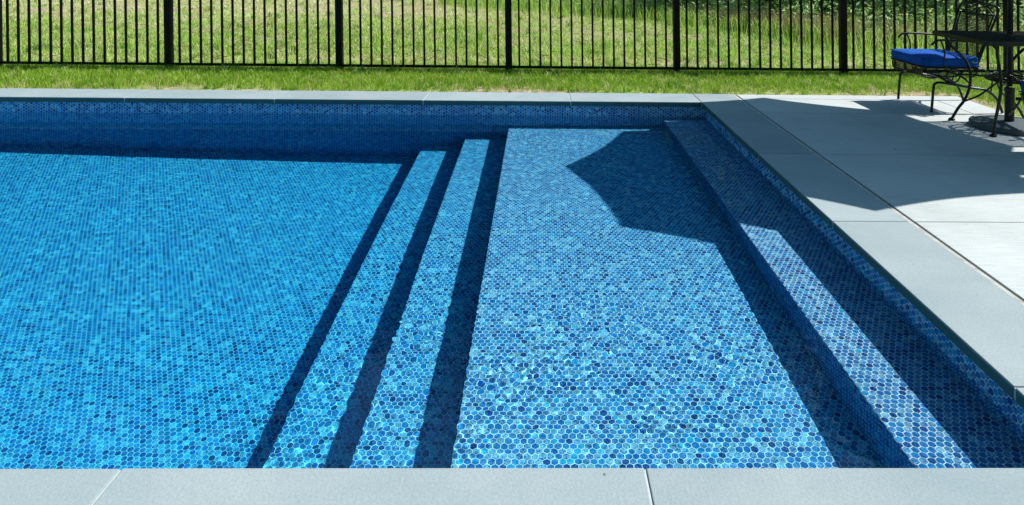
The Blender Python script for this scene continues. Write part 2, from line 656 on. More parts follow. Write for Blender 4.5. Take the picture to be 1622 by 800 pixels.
def tile_field(parent, origin, e1, e2, n, w, h, sides=True, single=None, rise=0.0016):
    """fills a w x h rectangle with bevelled hexagon tiles; the ones that 'single' ranks first become objects"""
    origin, e1, e2, n = (np.array(v, float) for v in (origin, e1, e2, n))
    cx, cy = hex_centres(w, h)
    r_out = P / math.sqrt(3) * 0.905
    r_in = r_out * 0.93
    chosen = np.zeros(len(cx), bool)
    if single is not None:
        c3 = origin + np.outer(cx, e1) + np.outer(cy, e2)
        ins = (cx > 0.6 * P) & (cx < w - 0.6 * P) & (cy > 0.6 * P) & (cy < h - 0.6 * P)
        d = single(c3)
        d[~ins] = 1e9
        order = np.argsort(d)[:300]
        order = order[d[order] < 1e8]
        chosen[order] = True
        # a set of shared tile meshes, each its own tint and swirl
        metas = []
        K = 28
        tt, ss = tint_random(K)
        for k in range(K):
            v = [[math.cos(a) * r_out, math.sin(a) * r_out, 0.0] for a in HEX_A] + \
                [[math.cos(a) * r_in, math.sin(a) * r_in, rise] for a in HEX_A]
            v = np.array([p[0] * e1 + p[1] * e2 + p[2] * n for p in v])
            cnt = [6] + [4] * 6
            idx = list(range(6, 12))
            for a in range(6):
                idx += [a, (a + 1) % 6, 6 + (a + 1) % 6, 6 + a]
            if np.dot(np.cross(e1, e2), n) < 0:
                out, q = [], 0
                for c in cnt:
                    out += idx[q:q + c][::-1]
                    q += c
                idx = out
            me = np_mesh("hexagon_tile", v, cnt, idx, False, {'tint': [tt[k]] * 7, 'swirl': [ss[k]] * 7})
            me.materials.append(TILE)
            metas.append(me)
        for i in np.nonzero(chosen)[0]:
            o = bpy.data.objects.new("hexagon_tile", metas[random.randrange(K)])
            o.location = tuple(c3[i])
            o.parent = parent
            o.cycles.is_caustics_receiver = True
            COL.objects.link(o)
    x, y = cx[~chosen], cy[~chosen]
    N = len(x)
    ring = np.stack([np.cos(HEX_A), np.sin(HEX_A)], 1)
    lo_, hi_ = 0.0008, 0.0008
    top = np.stack([x, y], 1)[:, None, :] + ring[None] * (r_in if sides else r_out)
    top[..., 0] = np.clip(top[..., 0], lo_, w - hi_)
    top[..., 1] = np.clip(top[..., 1], lo_, h - hi_)
    jit = rng.uniform(-0.0002, 0.0003, N)
    t3 = origin + top[..., 0:1] * e1 + top[..., 1:2] * e2 + n * (rise + jit)[:, None, None]
    flip = np.dot(np.cross(e1, e2), n) < 0
    tint, sw = tint_random(N)
    if sides:
        bot = np.stack([x, y], 1)[:, None, :] + ring[None] * r_out
        bot[..., 0] = np.clip(bot[..., 0], 0, w)
        bot[..., 1] = np.clip(bot[..., 1], 0, h)
        b3 = origin + bot[..., 0:1] * e1 + bot[..., 1:2] * e2
        V = np.concatenate([b3, t3], 1).reshape(-1, 3)
        base = (np.arange(N) * 12)[:, None]
        f_top = base + np.arange(6, 12)[None]
        a = np.arange(6)
        q = np.stack([a, (a + 1) % 6, 6 + (a + 1) % 6, 6 + a], 1).reshape(-1)
        f_s = base + q[None]
        if flip:
            f_top = f_top[:, ::-1]
            f_s = f_s.reshape(N, 6, 4)[:, :, ::-1].reshape(N, 24)
        idx = np.concatenate([f_top, f_s], 1).ravel()
        cnt = np.tile(np.array([6] + [4] * 6), N)
        at = {'tint': np.repeat(tint, 7), 'swirl': np.repeat(sw, 7)}
    else:
        V = t3.reshape(-1, 3)
        f_top = (np.arange(N) * 6)[:, None] + np.arange(6)[None]
        if flip:
            f_top = f_top[:, ::-1]
        idx = f_top.ravel()
        cnt = np.full(N, 6)
        at = {'tint': tint, 'swirl': sw}
    me = np_mesh("hexagon_tiling", V, cnt, idx, False, at)
    o = link("hexagon_tiling", me, TILE, parent, 'stuff')
    o.cycles.is_caustics_receiver = True
    return o


def near_first(ymin, xk=0.64):
    def f(c):
        d = np.hypot(c[:, 0], c[:, 1]) + 0.0
        d[(c[:, 1] < ymin)] = 1e9
        d[(c[:, 0] < -0.80 * c[:, 1]) | (c[:, 0] > 0.705 * c[:, 1] * 1.22)] = 1e9
        return d
    return f


X, Y_, Z_ = (1, 0, 0), (0, 1, 0), (0, 0, 1)
XT = -5.9                    # tiles stop being built well outside the frame
LY = YF - YN
tile_field(s_floor, (XT, YN, Z_FLOOR), X, Y_, Z_, X_S1 - XT, LY, True, near_first(2.45))
tile_field(s_s1, (X_S1, YN, Z_S1), X, Y_, Z_, X_S2 - X_S1, LY, True, near_first(2.44))
tile_field(s_s2, (X_S2, YN, Z_S2), X, Y_, Z_, X_SH - X_S2, LY, True, near_first(2.25))
tile_field(s_sh, (X_SH, YN, Z_SH), X, Y_, Z_, X_BE - X_SH, LY, True, near_first(2.03))
tile_field(s_be, (X_BE, YN, Z_BE), X, Y_, Z_, XR - X_BE, LY, True, near_first(1.86))
# risers (face -x) and walls: the mosaic sheets are turned a quarter, points sideways
tile_field(s_s1, (X_S1, YN, Z_FLOOR), (0, 0, 1), (0, 1, 0), (-1, 0, 0), Z_S1 - Z_FLOOR, LY, False, None, 0.0012)
tile_field(s_s2, (X_S2, YN, Z_S1), (0, 0, 1), (0, 1, 0), (-1, 0, 0), Z_S2 - Z_S1, LY, False, None, 0.0012)
tile_field(s_sh, (X_SH, YN, Z_S2), (0, 0, 1), (0, 1, 0), (-1, 0, 0), Z_SH - Z_S2, LY, False, None, 0.0012)
tile_field(s_be, (X_BE, YN, Z_SH), (0, 0, 1), (0, 1, 0), (-1, 0, 0), Z_BE - Z_SH, LY, False, None, 0.0012)


def right_single(c):
    d = c[:, 1].copy()
    d[(c[:, 1] < 2.05) | (c[:, 1] > 3.2) | (c[:, 2] < -0.15)] = 1e9
    return d


tile_field(s_right, (XR, YN, Z_BE), (0, 0, 1), (0, 1, 0), (-1, 0, 0), -0.042 - Z_BE, LY, True, right_single, 0.0014)
tile_field(s_far, (XT, YF, Z_FLOOR), (0, 0, 1), (1, 0, 0), (0, -1, 0), -0.042 - Z_FLOOR, XR - XT, False, None, 0.0013)

# round white main drain cover on the floor
bm = bmesh.new()
lathe(bm, [(0.10, -1.268), (0.10, -1.262), (0.088, -1.256), (0.02, -1.254)], (-2.965, 3.66), 32)
drain = link("drain_cover", bm_mesh("drain_cover", bm), WHITE, pool)
drain['label'] = "round white drain cover on the pool floor"
drain.cycles.is_caustics_receiver = True


# ------------------------------------------------------------------ water
def build_water():
    xs = np.concatenate([np.arange(XL - 0.02, -4.5, 0.05), np.arange(-4.5, -1.2, 0.022), np.arange(-1.2, -0.7, 0.011), np.arange(-0.7, 1.15, 0.0055), np.arange(1.15, XR + 0.14, 0.011)])
    ys = np.concatenate([np.arange(YN - 0.02, 1.9, 0.011), np.arange(1.9, 3.1, 0.0055), np.arange(3.1, 3.5, 0.011), np.arange(3.5, YF + 0.14, 0.02)])
    Xg, Yg = np.meshgrid(xs, ys)
    H = np.zeros_like(Xg)
    r = np.random.default_rng(3)
    # gentle long swell
    for k in range(14):
        lam = r.uniform(0.22, 0.6)
        a = r.uniform(0, 2 * PI)
        kx, ky = 2 * PI / lam * math.cos(a), 2 * PI / lam * math.sin(a)
        H += 0.0010 * lam / (2 * PI) * np.sin(kx * Xg + ky * Yg + r.uniform(0, 6))
    # small choppy patches
    shelf = 1 / (1 + np.exp((Yg - 3.0) * 3.5)) / (1 + np.exp(-(Xg + 0.75) * 9))
    patches = [(0.20, 2.46, 0.17, 0.026, 0.026, 0.05), (-0.12, 2.12, 0.10, 0.030, 0.022, 0.04), (0.60, 2.24, 0.13, 0.026, 0.024, 0.045),
               (-0.42, 2.42, 0.09, 0.022, 0.024, 0.04), (0.62, 4.35, 0.20, 0.010, 0.05, 0.08), (0.9, 2.55, 0.10, 0.018, 0.026, 0.045)]
    fields = [(shelf, 0.0105, 0.03, 0.075)]
    for px, py, rad, amp, l0, l1 in patches:
        fields.append((np.exp(-((Xg - px) ** 2 + (Yg - py) ** 2) / (2 * rad * rad)), amp, l0, l1))
    for env, amp, l0, l1 in fields:
        h = np.zeros_like(Xg)
        m_ = env > 0.01
        for k in range(18):
            lam = r.uniform(l0, l1)
            a = r.uniform(0, 2 * PI)
            h[m_] += lam / (2 * PI) * np.sin(2 * PI / lam * (math.cos(a) * Xg[m_] + math.sin(a) * Yg[m_]) + r.uniform(0, 6))
        H += env * h * amp / 3
    V = np.stack([Xg, Yg, WZ + H], -1).reshape(-1, 3)
    nx, ny = len(xs), len(ys)
    a = (np.arange(ny - 1)[:, None] * nx + np.arange(nx - 1)[None]).ravel()
    idx = np.stack([a, a + 1, a + nx + 1, a + nx], 1).ravel()
    me = np_mesh("water", V, np.full(len(a), 4), idx, True)
    o = link("water", me, mat_water(), None, 'structure')
    o.cycles.is_caustics_caster = True
    # the body of water: absorbs red light with depth
    box_obj("water_body", (XL - 0.03, YN - 0.03, Z_FLOOR - 0.02), (XR + 0.15, YF + 0.15, WZ + 0.004), mat_water_body(), None, 0, 'structure')


build_water()

# ------------------------------------------------------------------ coping
coping = empty("pool_coping", (0, 0, 0), "pale bluestone coping slabs laid round the edge of the pool", "coping")
G = 0.003
CT = 0.040


def slab(name, x0, x1, y0, y1, z0, z1, mat, parent, bev=0.003):
    bm = bmesh.new()
    add_box(bm, (x0 + G, y0 + G, z0), (x1 - G, y1 - G, z1), bev, 2)
    return link(name, bm_mesh(name, bm), mat, parent)


CXI, CXO = 1.343, 1.695
CYN, CYF, CYO = 1.600, 5.630, 5.985
gx = [-7.95, -7.045, -5.828, -4.611, -3.394, -2.177, -0.96, 0.257, 1.343]
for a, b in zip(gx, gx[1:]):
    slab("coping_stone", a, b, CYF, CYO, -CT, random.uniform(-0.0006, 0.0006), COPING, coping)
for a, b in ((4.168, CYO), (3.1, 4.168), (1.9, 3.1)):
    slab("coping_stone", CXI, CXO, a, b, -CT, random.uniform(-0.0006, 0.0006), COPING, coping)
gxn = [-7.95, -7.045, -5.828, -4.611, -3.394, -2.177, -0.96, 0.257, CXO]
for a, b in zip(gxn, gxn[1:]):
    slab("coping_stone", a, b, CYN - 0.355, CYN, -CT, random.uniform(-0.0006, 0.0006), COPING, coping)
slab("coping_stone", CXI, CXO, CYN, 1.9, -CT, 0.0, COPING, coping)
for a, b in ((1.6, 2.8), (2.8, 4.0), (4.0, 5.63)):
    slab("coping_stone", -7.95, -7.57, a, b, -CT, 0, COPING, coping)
# mortar in the joints, 3 mm below the faces
bm = bmesh.new()
add_box(bm, (-7.94, CYF + 0.004, -CT + 0.003), (CXO - 0.006, CYO - 0.008, -0.0045))
add_box(bm, (CXI + 0.004, CYN - 0.34, -CT + 0.003), (CXO - 0.006, CYF + 0.004, -0.0045))
add_box(bm, (-7.94, CYN - 0.348, -CT + 0.003), (CXI + 0.004, CYN - 0.004, -0.0045))
LM = mat_plain("pale_joint_mortar", (0.40, 0.42, 0.41), 0.9, 0.1, 0.12, 60)
link("joint_mortar", bm_mesh("joint_mortar", bm), LM, coping)

# ------------------------------------------------------------------ patio slabs
patio = bpy.data.objects.new("patio", None)
COL.objects.link(patio)
patio['kind'] = 'structure'
PX0, PX1 = 1.724, 3.685
rows = [-4.0, -2.5, -1.2, 0.2, 1.1, 2.06, 3.1, 4.165, 5.272, 5.80, 5.972]
for a, b in zip(rows, rows[1:]):
    segs = [(PX0, 3.40), (3.40, PX1)] if abs(a - 5.272) < 0.01 else [(PX0, PX1)]
    for x0, x1 in segs:
        slab("concrete_slab", x0, x1, a, b, -0.10, -0.001 + random.uniform(-0.0005, 0.0005), CONC, patio, 0.003)
for x0, x1 in ((-7.9, -5.0), (-5.0, -2.1), (-2.1, -0.2), (-0.2, PX0)):
    for a, b in ((-4.0, -1.2), (-1.2, 1.226)):
        slab("concrete_slab", x0, x1, a, b, -0.10, -0.001, CONC, patio, 0.003)
# tan sealant strip between coping and patio
box_obj("expansion_joint", (CXO + 0.001, CYN - 0.36, -0.08), (PX0 - 0.009, CYO - 0.012, -0.003), mat_plain("grey_sealant", (0.33, 0.325, 0.30), 0.8, 0.2, 0.25, 25), patio)

# ------------------------------------------------------------------ fence
LEAN = -0.024
fence = empty("metal_fence", (0, 7.19, 0), "black metal picket fence running along the lawn behind the pool", "fence")
pk = bmesh.new()
add_box(pk, (-0.0098, -0.0098, 0.012), (0.0098, 0.0098, 1.42), 0.0012, 1)
for v in pk.verts:
    v.co.x += LEAN * v.co.z
pk = bm_mesh("picket", pk)
pk.materials.append(BLACK)
po = bmesh.new()
add_box(po, (-0.034, -0.034, -0.2), (0.034, 0.034, 1.5), 0.003, 2)
add_box(po, (-0.036, -0.036, 1.5), (0.036, 0.036, 1.515), 0.003, 1)
for v in po.verts:
    v.co.x += LEAN * v.co.z
po = bm_mesh("fence_post", po)
po.materials.append(BLACK)
PS = 1.7725
p0 = -5.645 - PS
for k in range(9):
    x = p0 + PS * k
    o = link("fence_post", po, None, fence)
    o.location = (x, 0, 0)
    if k < 8:
        for j in range(1, 16):
            q = link("picket", pk, None, fence)
            q.location = (x + PS * j / 16 + 0.000, 0, 0)
        for z in (0.012, 1.20, 1.36):
            bm = bmesh.new()
            add_box(bm, (x + 0.031 + LEAN * z, -0.0145, z), (x + PS - 0.031 + LEAN * z, 0.0145, z + 0.026), 0.002, 1)
            link("rail", bm_mesh("rail", bm), BLACK, fence)


# ------------------------------------------------------------------ grass
def value_noise(x, y, s, seed):
    r = np.random.default_rng(seed)
    T = r.random((64, 64))
    u, v = x * s + 100, y * s + 100
    i, j = np.floor(u).astype(int), np.floor(v).astype(int)
    fu, fv = u - i, v - j
    fu, fv = fu * fu * (3 - 2 * fu), fv * fv * (3 - 2 * fv)
    g = lambda a, b: T[a % 64, b % 64]
    return (g(i, j) * (1 - fu) + g(i + 1, j) * fu) * (1 - fv) + (g(i, j + 1) * (1 - fu) + g(i + 1, j + 1) * fu) * fv


def blades(name, x, y, h, wd, tint, mat, label=None, z0=-0.032, lean=0.5, tris=3):
    n = len(x)
    a = rng.uniform(0, 2 * PI, n)
    dx, dy = np.cos(a), np.sin(a)
    b = rng.uniform(0, 2 * PI, n)
    l1 = h * rng.uniform(0.05, lean, n)
    lx, ly = np.cos(b) * l1, np.sin(b) * l1
    B = np.stack([x, y, np.full(n, z0)], 1)
    w1 = np.stack([dx * wd, dy * wd, np.zeros(n)], 1)
    mid = B + np.stack([lx * 0.35, ly * 0.35, h * 0.6], 1)
    tip = B + np.stack([lx, ly, h * rng.uniform(0.85, 1.0, n)], 1)
    if tris == 3:
        V = np.stack([B - w1, B + w1, mid + w1 * 0.75, mid - w1 * 0.75, tip], 1).reshape(-1, 3)
        base = (np.arange(n) * 5)[:, None]
        idx = (base + np.array([0, 1, 2, 3, 3, 2, 4])[None]).ravel()
        cnt = np.tile([4, 3], n)
        t = np.repeat(tint, 2)
    else:
        V = np.stack([B - w1, B + w1, tip], 1).reshape(-1, 3)
        idx = np.arange(n * 3)
        cnt = np.full(n, 3)
        t = tint
    me = np_mesh(name, V, cnt, idx, False, {'tint': np.clip(t, 0, 1)})
    o = link(name, me, mat, None, 'stuff')
    if label:
        o['label'] = label
        o['category'] = 'grass'
    return o


# mown strip between coping and fence
n = 210000
x = rng.uniform(-6.4, 5.6, n)
y = rng.uniform(4.3, 7.42, n)
edge = np.where(x < 1.70, 5.99, 5.985)
ok = ((y > edge) | (x > 3.70)) & (y - 4.3 > np.where(x > 3.7, 0, 1.68))
f = value_noise(x, y, 3.1, 1) * 0.6 + value_noise(x, y, 11, 2) * 0.4
near = np.clip((y - 5.98 - 0.25 * (value_noise(x, y, 2.3, 12) - 0.3)) / 0.36, 0, 1)
near = np.where(x > 3.7, np.maximum(near, np.clip((x - 3.7) / 0.35, 0, 1)), near)
dens = np.clip(0.07 + 1.40 * near - 0.5 * (1 - f) * (1 - near * 0.6), 0, 1)
dens *= np.where(f < 0.32, 0.55, 1.0)
ok &= rng.random(n) < dens
x, y, f, near = x[ok], y[ok], f[ok], near[ok]
n = len(x)
h = rng.uniform(0.030, 0.068, n) * (0.35 + 0.70 * near) * (0.8 + 0.5 * f)
t = 0.30 + 0.42 * f + rng.normal(0, 0.13, n) + 0.10 * (1 - near)
t = np.where(rng.random(n) < 0.05, 0.97, t)
blades("lawn_grass", x, y, h, rng.uniform(0.0014, 0.0027, n), t, GRASS,
       "bright green mown grass strip between the coping and the fence", lean=0.75)

# taller tufts and blades that spill over the edges
def tufts(name, m, xr, yr, hr, spread, mat, lab, wd, k=22, t0=0.5):
    cx_, cy_ = rng.uniform(*xr, m), rng.uniform(yr[0], yr[1], m) if len(yr) == 2 else yr[0] + (yr[1] - yr[0]) * rng.random(m) ** yr[2]
    if len(yr) == 3:
        cx_ = rng.uniform(-1, 1, m) * (cy_ * 0.86 + 1.2)
    keep_ = ~((cx_ < 3.75) & (cy_ < 6.0))
    cx_, cy_ = cx_[keep_], cy_[keep_]
    m = len(cx_)
    hh_ = rng.uniform(*hr, m)
    tt_ = rng.normal(t0, 0.2, m)
    q = np.repeat(np.arange(m), k)
    r_ = rng.random(len(q)) ** 0.7 * spread
    a_ = rng.uniform(0, 2 * PI, len(q))
    bx_, by_ = cx_[q] + r_ * np.cos(a_), cy_[q] + r_ * np.sin(a_)
    return blades(name, bx_, by_, hh_[q] * rng.uniform(0.6, 1.1, len(q)), rng.uniform(wd * 0.7, wd * 1.3, len(q)),
                  tt_[q] + rng.normal(0, 0.12, len(q)), mat, lab, lean=1.1)


tufts("grass_tufts", 900, (-6.2, 5.4), (6.02, 7.35), (0.05, 0.10), 0.03, GRASS, "longer grass tufts standing out of the strip before the fence", 0.0022, 18, 0.62)
tufts("field_tufts", 1500, (0, 0), (7.35, 19.0, 1.4), (0.06, 0.15), 0.07, DRYG, "clumps of coarse darker grass scattered over the field", 0.0040, 18, 0.44)

# rough field beyond the fence
n = 330000
u = rng.random(n)
y = 7.3 + 15.5 * u ** 1.45
x = rng.uniform(-1.0, 1.0, n) * (y * 0.86 + 1.2) + 0.0
f = value_noise(x, y * 1.9, 0.55, 5) * 0.5 + value_noise(x, y * 1.4, 2.1, 6) * 0.3 + value_noise(x, y, 7, 7) * 0.2
far = np.clip((y - 11.0) / 3.5, 0, 1) * np.clip((2.0 - x) / 4, 0, 1)
band = np.exp(-((y - 7.75 - 0.25 * value_noise(x, y, 0.8, 9)) / 0.22) ** 2)
dens = np.clip(1.9 * f - 0.05 - 0.55 * far - 0.45 * band, 0.05, 1)
ok = rng.random(n) < dens
x, y, f, far, band = x[ok], y[ok], f[ok], far[ok], band[ok]
n = len(x)
h = rng.uniform(0.03, 0.08, n) * (0.6 + 0.7 * f)
t = 0.22 + 0.52 * f + rng.normal(0, 0.20, n) + 0.50 * far + 0.28 * band
t = np.where(rng.random(n) < 0.06 + 0.15 * far, 0.98, t)
t -= 0.35 * (rng.random(n) < 0.08)
blades("field_grass", x, y, h, rng.uniform(0.003, 0.0055, n) * (0.6 + y / 15), t, DRYG,
       "rough pale green field grass with dry patches beyond the fence", lean=1.1, tris=1)

# cut straw lying in the field
n = 5000
u = rng.random(n)
y = 7.4 + 12 * u ** 1.4
x = rng.uniform(-1.0, 1.0, n) * (y * 0.86 + 1.0)
a = rng.uniform(0, PI, n)
L_ = rng.uniform(0.03, 0.13, n)
dx, dy = np.cos(a) * L_, np.sin(a) * L_
z1, z2 = rng.uniform(-0.01, 0.06, n), rng.uniform(-0.01, 0.08, n)
V = np.stack([np.stack([x, y, z1], 1), np.stack([x + dx, y + dy, z2], 1),
              np.stack([x + dx, y + dy, z2 + 0.006], 1), np.stack([x, y, z1 + 0.006], 1)], 1).reshape(-1, 3)
me = np_mesh("cut_straw", V, np.full(n, 4), np.arange(4 * n), False, {'tint': np.where(rng.random(n) < 0.5, rng.random(n), 0.2)})
o = link("cut_straw", me, STRAW, None, 'stuff')
tag(o, "loose pale straw scattered over the field beyond the fence", "straw")


# ------------------------------------------------------------------ leafy masses
def leaf_mesh(name, C, size, tint, aspect=0.45, droop=0.0, up=0.0):
    """C (n,3) leaf centres -> random diamond shaped leaves"""
    n = len(C)
    d = rng.normal(0, 1, (n, 3))
    d[:, 2] = d[:, 2] * 0.7 + up
    d /= np.linalg.norm(d, axis=1)[:, None]
    e = np.cross(d, rng.normal(0, 1, (n, 3)))
    e /= np.linalg.norm(e, axis=1)[:, None]
    s = (size * rng.uniform(0.6, 1.3, n))[:, None]
    nn = np.cross(d, e)
    V = np.stack([C - d * s, C + e * s * aspect + nn * s * 0.12, C + d * s, C - e * s * aspect + nn * s * 0.12], 1).reshape(-1, 3)
    return np_mesh(name, V, np.full(n, 4), np.arange(4 * n), False, {'tint': np.clip(tint, 0, 1)})


def crown_points(n, c, rad, clumps, squash=1.0, lo=0.35):
    cc = []
    while len(cc) < clumps:
        p = rng.normal(0, 1, 3)
        p /= np.linalg.norm(p)
        p *= rng.uniform(lo, 0.95) * np.array([1, 1, squash])
        cc.append(p)
    cc = np.array(cc)
    k = rng.integers(0, clumps, n)
    d = rng.normal(0, 1, (n, 3))
    d /= np.linalg.norm(d, axis=1)[:, None]
    cr_ = rng.uniform(0.16, 0.34, clumps)
    r = rng.random(n) ** 0.45
    P3 = cc[k] + d * (cr_[k] * r)[:, None]
    ct = rng.normal(0, 0.10, clumps)
    return np.array(c) + P3 * rad, ct[k]


def limb_tube(bm, a, b, r1, r2, wob=0.08):
    a, b = Vector(a), Vector(b)
    L = (b - a).length
    pts = [a.lerp(b, t) + Vector((random.uniform(-1, 1), random.uniform(-1, 1), random.uniform(-.5, .5))) * wob * L * (0 if t in (0, 1) else 1)
           for t in (0, 0.33, 0.66, 1)]
    add_tube(bm, pts, r1, 8, False, r2, 3)


def make_tree(H, R, leaves, size, clumps, lowest):
    bm = bmesh.new()
    limb_tube(bm, (0, 0, -0.3), (random.uniform(-.3, .3), random.uniform(-.3, .3), H * 0.8), 0.03 * H, 0.006 * H, 0.02)
    for k in range(12):
        z = H * random.uniform(0.22, 0.7)
        a = 2 * PI * k / 12 + random.uniform(-.3, .3)
        rr = R * random.uniform(0.5, 0.85)
        limb_tube(bm, (0, 0, z), (math.cos(a) * rr, math.sin(a) * rr, z + rr * random.uniform(0.2, 0.8)), 0.009 * H, 0.002 * H, 0.06)
    trunk = bm_mesh("trunk", bm, True)
    trunk.materials.append(BARK)
    cz = (H + lowest) / 2
    hz = (H - lowest) / 2
    C, ct = crown_points(leaves, (0, 0, 0), 1.0, clumps)
    C = C * np.array([R, R, hz]) + np.array([0, 0, cz])
    t = 0.45 + ct + rng.normal(0, 0.16, len(C))
    crown = leaf_mesh("crown", C, size, t)
    crown.materials.append(LEAF)
    return trunk, crown


variants = [make_tree(13.5, 4.2, 20000, 0.17, 70, 0.6), make_tree(15.0, 4.8, 22000, 0.18, 80, 1.2), make_tree(12.0, 3.8, 18000, 0.16, 60, 0.2)]
TREES = [(-20.5, 28.5, 1, 'tall round-crowned tree at the far left of the row behind the field'),
         (-13.5, 27.0, 0, 'broad leafy tree behind the left end of the field'),
         (-6.8, 27.8, 2, 'shorter leafy tree behind the field left of centre'),
         (-0.6, 26.5, 1, 'tall leafy tree standing behind the middle of the field'),
         (5.6, 25.0, 0, 'dense tree rising behind the shrubs at the end of the lawn'),
         (11.6, 23.0, 2, 'low-branched tree behind the tall weeds right of the table'),
         (18.0, 25.0, 1, 'tall tree at the right end of the row behind the weeds'),
         (-10.2, 34.0, 1, 'second-row tree behind the left gap in the row'),
         (2.5, 33.0, 1, 'second-row tree behind the gap in the middle of the row'),
         (-17.5, 33.5, 0, 'second-row tree at the far left behind the field'),
         (-13.8, 32.0, 1, 'second-row tree between the two leftmost trees of the front row'),
         (-16.8, 26.0, 2, 'front-row tree just right of the far left tree'),
         (-10.2, 26.5, 0, 'front-row tree between the broad tree and the shorter tree'),
         (-3.8, 34.5, 2, 'second-row tree left of the middle gap'),
         (8.8, 31.5, 0, 'second-row tree behind the low-branched tree'),
         (14.8, 31.0, 2, 'second-row tree at the right end of the row'),
         (-22.0, 8.0, 0, 'unseen tree added left of the pool to block sky light'),  # unseen trees from here on, added to cut sky light on upright faces
         (-20.0, -1.0, 1, 'unseen tree added behind and left of the pool to block sky light'),
         (-11.0, -8.0, 2, 'leftmost unseen tree added behind the camera to block sky light'),
         (-5.0, -8.5, 1, 'second unseen tree from the left, added behind the camera to block sky light'),
         (1.0, -8.5, 0, 'unseen tree added directly behind the camera to block sky light'),
         (7.5, -9.5, 1, 'rightmost unseen tree added behind the camera to block sky light')]
for i, (x, y, k, lab) in enumerate(TREES):
    t = empty("leafy_tree", (x, y, -0.03), lab, "tree", "trees behind the field", random.uniform(0, 6))
    sc_ = random.uniform(1.18, 1.3)
    t.scale = (sc_, sc_, sc_)
    link("trunk", variants[k][0], None, t)
    link("crown", variants[k][1], None, t)


def make_shrub(H, R, leaves, size):
    bm = bmesh.new()
    for k in range(9):
        a = 2 * PI * k / 9
        rr = R * random.uniform(0.3, 0.8)
        limb_tube(bm, (0.05 * math.cos(a), 0.05 * math.sin(a), -0.1), (math.cos(a) * rr, math.sin(a) * rr, H * random.uniform(0.5, 0.9)), 0.022, 0.006, 0.08)
    stem = bm_mesh("stem", bm, True)
    stem.materials.append(BARK)
    C, ct = crown_points(leaves, (0, 0, 0), 1.0, 40, lo=0.2)
    C = C * np.array([R, R, H * 0.5]) + np.array([0, 0, H * 0.52])
    m = C[:, 2] > 0.0
    C, ct = C[m], ct[m]
    fol = leaf_mesh("foliage", C, size, 0.5 + ct + rng.normal(0, 0.2, len(C)))
    fol.materials.append(LEAF)
    return stem, fol


sv = [make_shrub(2.6, 1.3, 9000, 0.05), make_shrub(3.2, 1.6, 11000, 0.06), make_shrub(2.0, 1.1, 8000, 0.045)]
SHRUBS = [(1.0, 18.8, 1, 'leftmost dark shrub at the far end of the lawn'),
          (3.0, 16.4, 0, 'leafy shrub behind the lawn edge, second from the left'),
          (4.1, 14.2, 1, 'large shrub where the lawn gives way to tall weeds'),
          (4.9, 12.3, 2, 'low shrub rising behind the dry stalks'),
          (6.2, 12.4, 0, 'dark shrub behind the weeds just left of the chair'),
          (7.7, 11.8, 1, 'broad shrub behind the weeds beyond the chair'),
          (9.4, 11.6, 0, 'rightmost shrub behind the weeds beyond the table')]
for x, y, k, lab in SHRUBS:
    t = empty("leafy_shrub", (x, y, -0.03), lab, "shrub", "shrubs at the edge of the lawn", random.uniform(0, 6))
    link("stem", sv[k][0], None, t)
    link("foliage", sv[k][1], None, t)


# tall weeds in front of the shrubs
def weed_front(x):
    # the front line of the weeds runs from the far middle of the lawn to the near right
    return np.interp(x, [-3, -1.4, 1.9, 2.8, 4.1, 5.0, 7.0, 11], [18.0, 16.2, 14.2, 12.2, 9.9, 9.3, 8.9, 8.6])


n = 3400
x = rng.uniform(-2.5, 10.5, n)
dy_ = rng.random(n) ** 1.3 * 4.2
y = weed_front(x) + dy_
hh = np.clip(0.16 + 0.30 * dy_, 0.15, 1.15) * rng.uniform(0.5, 1.1, n)
cs, ts, fl = [], [], []
sx, sy, sh, st_ = [], [], [], []
for i in range(n):
    k = int(14 + hh[i] * 16)
    tt = rng.random(k)
    l = rng.normal(0, 0.05 + 0.04 * hh[i], (k, 2))
    cs.append(np.stack([x[i] + l[:, 0], y[i] + l[:, 1], tt * hh[i]], 1))
    ts.append(rng.normal(0.55, 0.18, k) + rng.normal(0, 0.1) + 0.25 * (tt > 0.85))
    if rng.random() < 0.05 and hh[i] > 0.3:
        m_ = 14
        fl.append(np.stack([x[i] + rng.normal(0, 0.03, m_), y[i] + rng.normal(0, 0.03, m_), hh[i] + rng.uniform(-0.06, 0.05, m_)], 1))
C = np.concatenate(cs)
me = leaf_mesh("tall_weeds", C, 0.042, np.concatenate(ts), 0.34, up=0.4)
o = link("tall_weeds", me, WEED, None, 'stuff')
tag(o, "tall green weeds growing wild in front of the shrubs", "weeds")
C = np.concatenate(fl)
me = leaf_mesh("goldenrod_flowers", C, 0.014, rng.random(len(C)), 0.7)
o = link("goldenrod_flowers", me, FLOWER, None, 'stuff')
tag(o, "small yellow flower heads dotted among the tall weeds", "flowers")
# long grass and dry stalks along the weeds' front
n = 26000
x = rng.uniform(-2.5, 10.5, n)
y = weed_front(x) + rng.normal(0.55, 0.8, n)
m = y > 7.5
x, y = x[m], y[m]
n = len(x)
blades("long_grass", x, y, rng.uniform(0.12, 0.38, n), rng.uniform(0.003, 0.006, n), rng.normal(0.55, 0.22, n), DRYG,
       "long uncut grass where the field meets the weeds", lean=0.6)
n = 4500
x = np.concatenate([rng.normal(3.9, 0.55, n // 2), rng.normal(6.0, 1.4, n // 2)])
y = weed_front(x) + rng.normal(0.45, 0.35, n // 2 * 2)
n = len(x)
blades("dry_stalks", x, y, rng.uniform(0.2, 0.5, n), rng.uniform(0.002, 0.004, n), rng.random(n), STRAW,
       "tan dry stalks standing in front of the green weeds", lean=0.4)

